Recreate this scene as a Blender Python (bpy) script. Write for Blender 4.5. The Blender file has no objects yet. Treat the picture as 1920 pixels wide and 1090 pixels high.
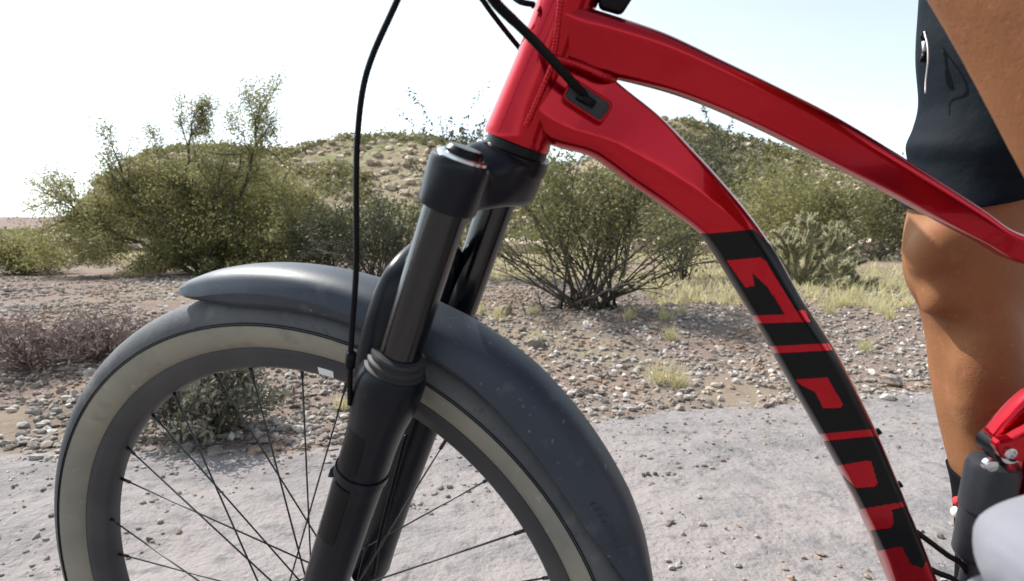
import bpy, math, random
import numpy as np
from mathutils import Matrix, Vector
R = math.radians
S = bpy.context.scene
COL = S.collection

# ------------------------------------------------------------------ camera, sky, sun, exposure
FPX = 1100.0                      # focal length in pixels of the 1920 px wide photograph
HOR = 470.0                       # row of the horizon
CAMH = 0.778
PIT = math.atan((545 - HOR) / FPX)
cam = bpy.data.cameras.new('camera'); camo = bpy.data.objects.new('camera', cam); COL.objects.link(camo)
cam.sensor_width = 36; cam.lens = FPX / 1920 * 36
cam.clip_start = 0.02; cam.clip_end = 3000
camo.location = (0, 0, CAMH); camo.rotation_euler = (math.pi / 2 - PIT, 0, 0)
cam.dof.use_dof = True; cam.dof.focus_distance = 0.9; cam.dof.aperture_fstop = 8.5
S.camera = camo

SUN_AZ, SUN_EL = -56.0, 50.0      # degrees from +Y towards +X, and above the horizon
world = bpy.data.worlds.new('World'); S.world = world; world.use_nodes = True
wn = world.node_tree; wn.nodes.clear()
sky = wn.nodes.new('ShaderNodeTexSky'); sky.sky_type = 'NISHITA'; sky.sun_disc = False
sky.sun_elevation = R(SUN_EL); sky.sun_rotation = R(SUN_AZ); sky.altitude = 300
sky.air_density = 1.0; sky.dust_density = 2.0; sky.ozone_density = 1.0
bg = wn.nodes.new('ShaderNodeBackground'); bg.inputs[1].default_value = 0.15
wo = wn.nodes.new('ShaderNodeOutputWorld')
# thin bright high cloud veils nearly the whole sky
wtc = wn.nodes.new('ShaderNodeTexCoord'); wns = wn.nodes.new('ShaderNodeTexNoise'); wns.inputs['Scale'].default_value = 1.6; wns.inputs['Detail'].default_value = 5
wmr = wn.nodes.new('ShaderNodeMapRange'); wmr.inputs[1].default_value = .35; wmr.inputs[2].default_value = .65; wmr.inputs[3].default_value = .55; wmr.inputs[4].default_value = .9
wbw = wn.nodes.new('ShaderNodeRGBToBW'); wml = wn.nodes.new('ShaderNodeMix'); wml.data_type = 'RGBA'; wml.blend_type = 'MULTIPLY'; wml.inputs['Factor'].default_value = 1; wml.inputs['B'].default_value = (1.0, 1.14, 1.20, 1)
wmx = wn.nodes.new('ShaderNodeMix'); wmx.data_type = 'RGBA'
wn.links.new(wtc.outputs['Generated'], wns.inputs['Vector']); wn.links.new(wns.outputs['Fac'], wmr.inputs[0]); wn.links.new(wmr.outputs[0], wmx.inputs['Factor'])
wn.links.new(sky.outputs[0], wbw.inputs[0]); wn.links.new(wbw.outputs[0], wml.inputs['A']); wn.links.new(wml.outputs['Result'], wmx.inputs['B'])
wn.links.new(sky.outputs[0], wmx.inputs['A']); wn.links.new(wmx.outputs['Result'], bg.inputs[0]); wn.links.new(bg.outputs[0], wo.inputs[0])
sl = bpy.data.lights.new('sun', 'SUN'); slo = bpy.data.objects.new('sun', sl); COL.objects.link(slo)
sl.energy = 3.3; sl.angle = R(0.6); sl.color = (1, 0.96, 0.91)
sd = Vector((math.sin(R(SUN_AZ)) * math.cos(R(SUN_EL)), math.cos(R(SUN_AZ)) * math.cos(R(SUN_EL)), math.sin(R(SUN_EL))))
slo.rotation_euler = sd.to_track_quat('Z', 'Y').to_euler(); slo.location = (-5, 5, 20)
S.view_settings.view_transform = 'Standard'; S.view_settings.look = 'None'
S.view_settings.exposure = 1.12; S.view_settings.gamma = 1.0

# ------------------------------------------------------------------ numeric helpers
A = np.array
def unit(v): v = np.asarray(v, float); return v / np.linalg.norm(v)
_c, _s = math.cos(PIT), math.sin(PIT)
FW, UP, RT = A([0, _c, -_s]), A([0, _s, _c]), A([1., 0, 0])
CAM = A([0, 0, CAMH])
def ray(px, py): return (px - 960) / FPX * RT + (545 - py) / FPX * UP + FW
def nrm(th, ti):
    th, ti = R(th), R(ti); return A([math.sin(th) * math.cos(ti), math.cos(th) * math.cos(ti), math.sin(ti)])
class Plane:                      # a plane of the leaning bicycle: u backwards, w up, k away from the camera side
    def __init__(s, o, n):
        s.o = A(o, float); s.n = unit(n); s.u = unit(np.cross(s.n, [0, 0, 1.])); s.w = np.cross(s.u, s.n)
    def p(s, u, w, k=0): return s.o + s.u * u + s.w * w + s.n * k
    def at(s, px, py, k=0):
        d = ray(px, py); t = ((s.o - CAM + s.n * k) @ s.n) / (d @ s.n); return CAM + d * t
    def uw(s, px, py, k=0):
        X = s.at(px, py, k) - s.o; return X @ s.u, X @ s.w
NW = nrm(17.0, 8.9)
W = Plane(A([-.229, .634, -.415]) + NW * .014 + CAM, NW)      # front wheel, origin at the hub
F = Plane(W.at(968, 266), nrm(5.0, 11.0))                      # frame, origin at the lower headset

def smooth(a, b, x): t = np.clip((x - a) / (b - a), 0, 1); return t * t * (3 - 2 * t)
def _h(ix, iy, seed):
    n = (ix * 374761393 + iy * 668265263 + seed * 974711) & 0x7fffffff
    n = ((n ^ (n >> 13)) * 1274126177) & 0x7fffffff
    return ((n ^ (n >> 16)) & 0xffff) / 65535.0
def vnoise(x, y, seed=0):
    x = np.asarray(x, float); y = np.asarray(y, float)
    ix = np.floor(x).astype(np.int64); iy = np.floor(y).astype(np.int64)
    fx = x - ix; fy = y - iy; fx = fx * fx * (3 - 2 * fx); fy = fy * fy * (3 - 2 * fy)
    a = _h(ix, iy, seed); b = _h(ix + 1, iy, seed); c = _h(ix, iy + 1, seed); d = _h(ix + 1, iy + 1, seed)
    return (a + (b - a) * fx) * (1 - fy) + (c + (d - c) * fx) * fy - .5
def fbm(x, y, seed=0, o=4):
    v = 0; a = 1.
    for i in range(o): v = v + a * vnoise(x * 2 ** i, y * 2 ** i, seed + i * 17); a *= .5
    return v
def crom(P, n):                   # Catmull-Rom resample of rows
    P = np.asarray(P, float); m = len(P); E_ = np.vstack([2 * P[0] - P[1], P, 2 * P[-1] - P[-2]])
    t = np.linspace(0, m - 1, n); i = np.minimum(t.astype(int), m - 2); f = (t - i)[:, None]
    a, b, c, d = E_[i], E_[i + 1], E_[i + 2], E_[i + 3]
    return .5 * ((2 * b) + (-a + c) * f + (2 * a - 5 * b + 4 * c - d) * f * f + (-a + 3 * b - 3 * c + d) * f ** 3)

# ------------------------------------------------------------------ objects
def tag(o, label, cat, group=None):
    o['label'] = label; o['category'] = cat
    if group: o['group'] = group
    return o
def thing(name, label, cat, loc=(0, 0, 0), group=None):
    o = bpy.data.objects.new(name, None); COL.objects.link(o); o.location = loc; o.empty_display_size = .1
    return tag(o, label, cat, group)
def newmesh(name, V, Fs, smoothed=True):
    me = bpy.data.meshes.new(name)
    V = np.asarray(V, np.float32).reshape(-1, 3)
    if isinstance(Fs, np.ndarray):
        k = Fs.shape[1]; m = len(Fs)
        me.vertices.add(len(V)); me.vertices.foreach_set('co', V.ravel())
        me.loops.add(m * k); me.loops.foreach_set('vertex_index', Fs.astype(np.int32).ravel())
        me.polygons.add(m); me.polygons.foreach_set('loop_start', np.arange(0, m * k, k, dtype=np.int32))
        me.update(calc_edges=True); me.validate()
    else:
        me.from_pydata(V.tolist(), [], [list(map(int, f)) for f in Fs]); me.update()
    me.polygons.foreach_set('use_smooth', [smoothed] * len(me.polygons))
    return me
def link(name, me, mat, parent=None):
    o = bpy.data.objects.new(name, me); COL.objects.link(o)
    for m in (mat if isinstance(mat, (list, tuple)) else [mat]): me.materials.append(m)
    if parent is not None:
        o.parent = parent
        if parent.type == 'EMPTY': o.matrix_parent_inverse = Matrix.Translation(-Vector(parent.location))
    return o
class MB:
    def __init__(s): s.V = []; s.F = []
    def add(s, V, Fs):
        n = len(s.V); s.V.extend(np.asarray(V, float).reshape(-1, 3).tolist()); s.F.extend([[i + n for i in f] for f in Fs]); return s
    def rings(s, rings, caps=True, closed=False):
        rings = np.asarray(rings, float); m, n = rings.shape[:2]; Fs = []
        for i in range(m if closed else m - 1):
            for j in range(n):
                a = i * n + j; b = i * n + (j + 1) % n; c = ((i + 1) % m) * n; Fs.append([a, b, c + (j + 1) % n, c + j])
        if caps and not closed: Fs.append(list(range(n))[::-1]); Fs.append([(m - 1) * n + j for j in range(n)])
        return s.add(rings.reshape(-1, 3), Fs)
    def tube(s, P, r, n=10, caps=True, flat=None):
        P = np.asarray(P, float); r = np.broadcast_to(r, (len(P),)) if np.ndim(r) else np.full(len(P), r)
        T = np.gradient(P, axis=0); T /= np.linalg.norm(T, axis=1)[:, None] + 1e-12
        ref = A([0, 0, 1.]) if abs(T[0][2]) < .9 else A([1., 0, 0])
        x = unit(np.cross(T[0], ref)); out = []
        a = np.linspace(0, 2 * np.pi, n, endpoint=False)
        for p, t, q in zip(P, T, r):
            x = unit(x - t * (x @ t)); y = np.cross(t, x)
            out.append(p + q * (np.cos(a)[:, None] * x + np.sin(a)[:, None] * y))
        return s.rings(out, caps)
    def lathe(s, o, ax, prof, n=32, caps=True):      # prof: (distance along axis, radius)
        ax = unit(ax); ref = A([0, 0, 1.]) if abs(ax[2]) < .9 else A([1., 0, 0]); x = unit(np.cross(ax, ref)); y = np.cross(ax, x)
        a = np.linspace(0, 2 * np.pi, n, endpoint=False)
        return s.rings([A(o) + ax * h + q * (np.cos(a)[:, None] * x + np.sin(a)[:, None] * y) for h, q in prof], caps)
    def prism(s, poly, off):
        poly = np.asarray(poly, float); n = len(poly)
        Fs = [list(range(n)), list(range(n, 2 * n))[::-1]] + [[i, i + n, (i + 1) % n + n, (i + 1) % n] for i in range(n)]
        return s.add(np.vstack([poly, poly + off]), Fs)
    def build(s, name, mat, parent=None, smoothed=True, bevel=0, sharp=None, sub=0):
        me = newmesh(name, s.V, s.F, smoothed)
        o = link(name, me, mat, parent)
        if bevel:
            b = o.modifiers.new('bevel', 'BEVEL'); b.width = bevel; b.segments = 2; b.limit_method = 'ANGLE'; b.angle_limit = R(40)
        if sub:
            b = o.modifiers.new('sub', 'SUBSURF'); b.levels = sub; b.render_levels = sub
        if sharp: me.set_sharp_from_angle(angle=R(sharp))
        return o

# ------------------------------------------------------------------ materials
def mat(name, col, rough=.6, metal=0, coat=0, coatr=.05, noise=None, bump=None, spec=.5, trans=0, coords='Object'):
    """noise=(scale, colour2, lo, hi[, detail]) mixes a second colour; bump=(scale, strength, distance)"""
    m = bpy.data.materials.new(name); m.use_nodes = True; N = m.node_tree.nodes; L = m.node_tree.links
    b = N['Principled BSDF']; b.inputs['Base Color'].default_value = (*col, 1)
    b.inputs['Roughness'].default_value = rough; b.inputs['Metallic'].default_value = metal
    b.inputs['Coat Weight'].default_value = coat; b.inputs['Coat Roughness'].default_value = coatr
    b.inputs['Specular IOR Level'].default_value = spec
    tc = N.new('ShaderNodeTexCoord')
    src = None
    def mix(fac, c1, c2):
        x = N.new('ShaderNodeMix'); x.data_type = 'RGBA'; L.new(fac, x.inputs['Factor'])
        if isinstance(c1, tuple): x.inputs['A'].default_value = (*c1, 1)
        else: L.new(c1, x.inputs['A'])
        x.inputs['B'].default_value = (*c2, 1); return x.outputs['Result']
    for k in (noise if isinstance(noise, list) else [noise] if noise else []):
        t = N.new('ShaderNodeTexNoise'); t.inputs['Scale'].default_value = k[0]; t.inputs['Detail'].default_value = k[4] if len(k) > 4 else 4
        L.new(tc.outputs[coords], t.inputs['Vector'])
        r = N.new('ShaderNodeMapRange'); r.inputs[1].default_value = k[2]; r.inputs[2].default_value = k[3]; L.new(t.outputs['Fac'], r.inputs[0])
        src = mix(r.outputs[0], src if src else col, k[1])
    if src: L.new(src, b.inputs['Base Color'])
    prev = None
    for k in (bump if isinstance(bump, list) else [bump] if bump else []):
        t = N.new('ShaderNodeTexNoise'); t.inputs['Scale'].default_value = k[0]; t.inputs['Detail'].default_value = 5
        L.new(tc.outputs[coords], t.inputs['Vector'])
        u = N.new('ShaderNodeBump'); u.inputs['Strength'].default_value = k[1]; u.inputs['Distance'].default_value = k[2]
        L.new(t.outputs['Fac'], u.inputs['Height'])
        if prev: L.new(prev, u.inputs['Normal'])
        prev = u.outputs['Normal']
    if prev: L.new(prev, b.inputs['Normal'])
    if trans:
        tr = N.new('ShaderNodeBsdfTranslucent'); mx = N.new('ShaderNodeMixShader'); mx.inputs[0].default_value = trans
        if src: L.new(src, tr.inputs[0])
        else: tr.inputs[0].default_value = (*col, 1)
        L.new(b.outputs[0], mx.inputs[1]); L.new(tr.outputs[0], mx.inputs[2]); L.new(mx.outputs[0], N['Material Output'].inputs[0])
    return m
M = {}
M['road'] = mat('packed dirt', (.222, .200, .194), .95, noise=[(.7, (.26, .228, .215), .45, .65), (3.2, (.160, .150, .150), .5, .7), (14, (.135, .127, .127), .56, .72), (90, (.30, .28, .272), .6, .8), (300, (.15, .14, .133), .64, .76)], bump=[(4, .6, .05), (14, .7, .03), (60, .7, .010), (260, .5, .004)], spec=.12)
M['ground'] = mat('desert soil', (.185, .138, .115), .97, noise=[(.35, (.22, .185, .12), .5, .66), (5, (.13, .105, .088), .5, .75), (60, (.26, .22, .195), .58, .8)], bump=[(25, .6, .02), (160, .5, .005)], spec=.1)
M['hill'] = mat('hill slope', (.24, .195, .13), 1, noise=[(.10, (.17, .165, .08), .46, .62), (.9, (.30, .245, .18), .54, .72), (2.2, (.10, .105, .05), .57, .7)], bump=[(1.2, .9, .5), (5, .7, .15)], spec=.1)
M['stone_h'] = mat('hill rock', (.44, .36, .27), .95, noise=[(.35, (.34, .26, .19), .45, .6), (5, (.5, .43, .34), .5, .7)], bump=(6, .6, .05), spec=.15)
M['stone_a'] = mat('grey stone', (.25, .215, .185), .92, noise=[(3.1, (.36, .33, .30), .5, .6), (6.3, (.13, .105, .09), .53, .63), (1.7, (.27, .19, .14), .52, .62), (70, (.20, .18, .165), .5, .8)], bump=(120, .4, .003), spec=.2)
M['stone_b'] = mat('pale stone', (.50, .46, .42), .9, noise=[(2.3, (.38, .31, .25), .48, .6), (40, (.38, .34, .30), .5, .75)], bump=(90, .5, .004), spec=.2)
M['paint'] = mat('candy red paint', (.42, .0012, .011), .17, metal=.8, coat=.32, coatr=.02, noise=[(3, (.36, .001, .008), .4, .7), (140, (.34, .02, .025), .68, .8)], bump=(500, .015, .0005), spec=.3)
M['decal'] = mat('black decal', (.003, .0035, .0045), .3, coat=.12, coatr=.08, noise=(60, (.005, .005, .006), .5, .8), spec=.12)
M['black'] = mat('black anodised', (.003, .0035, .005), .30, noise=(30, (.007, .007, .008), .5, .8), bump=(300, .06, .001), spec=.18)
M['lower'] = mat('satin black fork casting', (.0025, .004, .008), .30, noise=[(22, (.008, .010, .014), .5, .8), (110, (.03, .028, .026), .66, .8)], bump=(400, .05, .001), spec=.24)
M['stanchion'] = mat('polished stanchion', (.0012, .0012, .002), .17, noise=(9, (.002, .002, .003), .4, .7), spec=.6)
M['plastic'] = mat('fender plastic', (.024, .030, .043), .46, noise=[(8, (.038, .044, .056), .42, .7), (40, (.075, .075, .078), .6, .8), (150, (.15, .145, .135), .66, .78)], bump=[(120, .1, .001), (500, .08, .001)], spec=.32)
M['rubber'] = mat('dusty tyre rubber', (.062, .064, .070), .7, noise=[(10, (.095, .095, .097), .4, .7), (30, (.14, .135, .125), .58, .8), (120, (.045, .045, .047), .6, .8)], bump=[(90, .3, .002), (300, .4, .001)], spec=.3)
M['tan'] = mat('tan sidewall', (.25, .230, .180), .75, noise=[(9, (.19, .18, .155), .42, .7), (28, (.15, .14, .12), .55, .78), (80, (.32, .30, .25), .62, .85)], bump=(300, .3, .001), spec=.2)
M['rim'] = mat('grey rim', (.035, .034, .037), .5, noise=(12, (.055, .052, .052), .45, .75), spec=.3)
M['steel'] = mat('bright metal', (.62, .62, .64), .22, metal=1, noise=(40, (.45, .45, .47), .5, .8))
M['spoke'] = mat('black spoke', (.02, .02, .022), .35, metal=.3)
M['hose'] = mat('black hose', (.003, .003, .004), .4, noise=(30, (.006, .006, .007), .5, .8), spec=.12)
M['seal'] = mat('grey dust seal', (.022, .022, .023), .6, noise=(40, (.07, .062, .055), .58, .8), spec=.3)
M['port'] = mat('cable port rubber', (.022, .025, .028), .5, noise=(50, (.035, .037, .04), .5, .8), spec=.25)
M['white'] = mat('white print', (.72, .71, .69), .5, noise=(60, (.55, .54, .52), .5, .8))
M['shock'] = mat('grey shock can', (.022, .025, .030), .4, noise=(30, (.035, .036, .04), .5, .8), spec=.3)
M['skin'] = mat('tanned skin', (.24, .108, .048), .58, noise=[(9, (.19, .078, .036), .42, .66), (45, (.27, .11, .06), .56, .72), (200, (.29, .145, .08), .62, .76), (260, (.13, .058, .03), .68, .76)], bump=[(30, .2, .004), (90, .2, .002), (500, .35, .0010)], spec=.14)
M['shorts'] = mat('black stretch cloth', (.003, .006, .011), .7, noise=(8, (.007, .011, .014), .45, .7), bump=[(11, .35, .02), (700, .2, .0006)], spec=.08)
M['sock'] = mat('black sock', (.004, .004, .006), .85, bump=(300, .4, .001), spec=.08)
M['red_cloth'] = mat('red knit', (.45, .02, .03), .8)
M['shoe'] = mat('pale grey shoe', (.20, .20, .225), .65, noise=(14, (.165, .165, .19), .4, .7), bump=(250, .2, .001), spec=.2)
M['shoe_edge'] = mat('yellow green shoe edge', (.42, .42, .16), .6, noise=(30, (.36, .35, .15), .4, .7))
M['bark'] = mat('dark bark', (.05, .041, .032), .9, noise=(20, (.09, .076, .06), .45, .7), bump=(60, .5, .01))
M['twig'] = mat('grey twig', (.15, .135, .115), .9, noise=(9, (.08, .07, .06), .45, .7))
M['leaf_pv'] = mat('palo verde leaf', (.235, .222, .09), .6, noise=[(1.1, (.26, .24, .11), .4, .65), (7, (.18, .178, .075), .5, .7)], trans=.55, spec=.2)
M['leaf_cr'] = mat('creosote leaf', (.155, .15, .06), .5, noise=[(1.5, (.205, .185, .088), .4, .65), (9, (.10, .103, .042), .5, .7)], trans=.45, spec=.3)
M['leaf_dk'] = mat('dark desert leaf', (.06, .07, .035), .6, noise=[(6, (.11, .105, .06), .45, .7)], trans=.25, spec=.25)
M['leaf_gy'] = mat('grey green leaf', (.17, .165, .12), .75, noise=[(9, (.25, .22, .17), .45, .65), (16, (.08, .075, .058), .5, .7)], trans=.25, spec=.2)
M['dry'] = mat('dry brown brush', (.23, .175, .155), .85, noise=[(8, (.15, .115, .105), .45, .65), (20, (.31, .245, .21), .55, .75)], trans=.2, spec=.2)
M['grass'] = mat('dry pale grass', (.56, .50, .28), .8, noise=[(3, (.46, .42, .22), .4, .65), (20, (.62, .57, .37), .5, .75)], trans=.4, spec=.2)
M['cholla'] = mat('cholla joint', (.15, .15, .075), .8, noise=(20, (.09, .085, .045), .45, .7), bump=(120, .8, .01), spec=.2)
M['spine'] = mat('pale cholla spine', (.58, .53, .36), .6, trans=.45, noise=(15, (.48, .43, .27), .4, .7), spec=.3)
M['far'] = mat('distant mountain', (.24, .18, .16), 1, noise=(.02, (.19, .15, .14), .4, .65), spec=.1)

# ------------------------------------------------------------------ the lie of the land
def edge_y(x): return 2.66 + .27 * x + .10 * np.sin(x * 1.9 + .6) + .25 * vnoise(x * 1.3, x * 0 + 3, 5) + .12 * vnoise(x * 4.7, x * 0 + 8, 6) + np.where(x < -1.2, (x + 1.2) * .02, 0)
def ground_z(x, y):
    x = np.asarray(x, float); y = np.asarray(y, float)
    d = y - edge_y(np.clip(x, -9, 9))
    z = np.where(d < 0, np.maximum(-.06, d * .25), 0) + .24 * smooth(0, 3.2, d)
    z = z + .034 * np.clip(y - 6, 0, 90)
    z = z + .05 * smooth(-1.2, -2.2, x) * smooth(.0, .9, d) * (1 - smooth(2, 6, y - 4))
    z = z + np.where(y > 1, .05 * fbm(x * .8, y * .8, 3) * smooth(0, .8, d) + .022 * fbm(x * 4.5, y * 4.5, 9, 3) * smooth(-.2, .25, d), 0)
    return z
def grid_obj(name, xs, ys, zf, m, parent=None):
    X, Y = np.meshgrid(xs, ys); Z = zf(X, Y); nx = len(xs); ny = len(ys)
    i = (np.arange(ny - 1)[:, None] * nx + np.arange(nx - 1)[None]).ravel()
    o = link(name, newmesh(name, np.stack([X, Y, Z], -1).reshape(-1, 3), np.stack([i, i + 1, i + nx + 1, i + nx], -1)), m, parent)
    o['kind'] = 'structure'; return o
xs = np.concatenate([-np.geomspace(900, 9.5, 26), np.arange(-9, 9.01, .07), np.geomspace(9.5, 900, 26)])
ys = np.concatenate([-np.geomspace(300, 1.5, 10), np.arange(-1, 1.6, .5), np.arange(1.7, 12, .06), np.geomspace(12.2, 900, 70)])
grid_obj('desert_ground', xs, ys, ground_z, M['ground'])
def road_z(x, y):
    z = -.012 * (np.exp(-((y - .28 * x - 1.75) / .13) ** 2) + np.exp(-((y - .28 * x - 2.25) / .11) ** 2)) * (1 + vnoise(x * 3, y * 2, 4)) + .016 * fbm(x * .8, y * 2.2, 21) + .009 * fbm(x * 5, y * 11, 31, 3)
    return z - .03 * smooth(.0, .5, y - edge_y(np.clip(x, -9, 9))) - .004 * np.cos(y * 2.1)
grid_obj('dirt_road', np.concatenate([-np.geomspace(300, 5.2, 14), np.arange(-5, 5.01, .05), np.geomspace(5.2, 300, 14)]),
         np.concatenate([-np.geomspace(30, 1.2, 8), np.arange(-1, 5.4, .045)]), road_z, M['road'])
SKY_PX = [-700, -300, 0, 60, 100, 140, 180, 230, 280, 340, 420, 500, 560, 640, 740, 830, 900, 980, 1050, 1100, 1150, 1200, 1250, 1300, 1340, 1380, 1450, 1520, 1600, 1680, 1760, 1920, 2300, 3000]
SKY_PY = [470, 474, 478, 472, 452, 416, 366, 320, 290, 282, 278, 291, 284, 270, 264, 270, 285, 312, 325, 310, 270, 242, 232, 240, 252, 265, 290, 315, 339, 370, 398, 420, 430, 440]
HY = 70.0
def hill_z(x, y):
    H = (HOR - np.interp(960 + FPX * x / np.clip(y, 40, 400), SKY_PX, SKY_PY)) / FPX * HY + CAMH
    t = np.clip((y - 34) / (HY - 34), 0, 1)
    g = .55 * t + .45 * smooth(0, 1, t); g = g * (1 - smooth(95, 190, y))
    base = ground_z(x, y)
    return base * (1 - t) - .6 * (1 - smooth(34, 38, y)) + H * g + (t * (1 - .6 * smooth(.9, 1, t))) * (1.1 * fbm(x * .12, y * .12, 40) + .5 * fbm(x * .5, y * .5, 47, 3)) + .16 * fbm(x * 1.1, y * .7, 50, 3)
grid_obj('hill', np.arange(-112, 140, .75), np.concatenate([np.arange(33, 76, .7), np.arange(76, 200, 6)]), hill_z, M['hill'])
def far_z(x, y): return (14 + 10 * fbm(x * .006, y * 0 + 2, 61) + 5 * fbm(x * .03, y * .02, 66)) * (smooth(420, 620, y)) * (1 - .45 * smooth(-300, 500, x)) + 22 * smooth(420, 700, y) - 1
grid_obj('distant_mountain', np.arange(-1500, 1500, 14), np.arange(410, 900, 14), far_z, M['far'])

# ------------------------------------------------------------------ vegetation builders
rng = np.random.default_rng(7)
def leafmesh(P, size, r, aspect=2.0, up=.3):
    n = len(P); d = r.normal(size=(n, 3)); d[:, 2] += up; d /= np.linalg.norm(d, axis=1)[:, None]
    e = np.cross(d, r.normal(size=(n, 3))); e /= np.linalg.norm(e, axis=1)[:, None] + 1e-9
    s = (size * r.uniform(.6, 1.35, n))[:, None]; d = d * s * aspect * .5; e = e * s * .5
    V = np.stack([P - d, P + e * .9, P + d, P - e * .9], 1).reshape(-1, 3)
    return V, np.arange(n * 4).reshape(-1, 4)
def bladeset(base, tip, wid, r):
    n = len(base); e = np.cross(tip - base, r.normal(size=(n, 3))); e /= np.linalg.norm(e, axis=1)[:, None] + 1e-9
    w = (np.broadcast_to(wid, n))[:, None]
    V = np.stack([base - e * w, base + e * w, tip + e * w * .25, tip - e * w * .25], 1).reshape(-1, 3)
    return V, np.arange(n * 4).reshape(-1, 4)
def curvepts(p, d, L, n, r, wob=.18, lift=.0):
    P = [np.array(p, float)]; d = unit(d)
    for i in range(n):
        d = unit(d + r.normal(size=3) * wob + A([0, 0, lift])); P.append(P[-1] + d * L / n)
    return np.array(P)
def shrub(name, label, cat, base, width, height, nst, nleaf, lsize, leafm, stemm, seed, rad=.012, start=.35, spread=1.0, aspect=2., group=None, jit=.06, sub=6, wob=.14, droop=0.0, parent=None):
    r = np.random.default_rng(seed); base = A(base, float)
    t = thing(name, label, cat, base, group)
    st = MB(); tw = []
    for i in range(nst):
        az = r.uniform(0, 2 * np.pi); q = math.sqrt(r.uniform(.02, 1)) * spread
        tip = base + A([math.cos(az) * width / 2 * q, math.sin(az) * width / 2 * q, height * (1 - .42 * q * q) * r.uniform(.75, 1.05)])
        L = np.linalg.norm(tip - base); d0 = unit(unit(tip - base) + A([0, 0, -.25 * q])); n = 6
        P = curvepts(base + r.normal(size=3) * A([1, 1, 0]) * width * .055, d0, L, n, r, wob, .05 * q)
        st.tube(P, np.linspace(rad * r.uniform(.7, 1.2), rad * .28, n + 1), 5)
        tw.append(P[2:])
        for j in range(sub):
            k = r.integers(max(1, int(n * start)), n); b = P[k]; dd = unit(P[min(k + 1, n)] - P[k]) + r.normal(size=3) * .65
            dd[2] = abs(dd[2]) * .8 + .1 - droop
            Q = curvepts(b, dd, L * r.uniform(.18, .42), 3, r, .2)
            st.tube(Q, np.linspace(rad * .38, rad * .12, 4), 4, caps=False); tw.append(Q)
    st.build('stems', stemm, t)
    seg = np.concatenate([np.concatenate([a[:-1, None], a[1:, None]], 1) for a in tw])
    zz = (seg[:, 0, 2] - base[2]) / height; wgt = np.clip(zz - start * .6, .02, 1); wgt /= wgt.sum()
    k = r.choice(len(seg), nleaf, p=wgt); f = r.uniform(0, 1, nleaf)[:, None]
    P = seg[k, 0] * (1 - f) + seg[k, 1] * f + r.normal(size=(nleaf, 3)) * jit
    P[:, 2] = np.maximum(P[:, 2], base[2] + .02)
    V, Fq = leafmesh(P, lsize, r, aspect); link('foliage', newmesh('foliage', V, Fq, False), leafm, t)
    return t
def gat(px, py):                    # the point of the ground that the photograph shows at a pixel
    d = ray(px, py); t = 2.0
    for i in range(4000):
        p = CAM + d * t
        if p[2] <= ground_z(p[0], p[1]): break
        t += .02 if t < 20 else .2
    return A([p[0], p[1], float(ground_z(p[0], p[1]))])
def at_depth(px, dep): x = (px - 960) / FPX * dep; return A([x, dep, float(ground_z(x, dep))])

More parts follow.
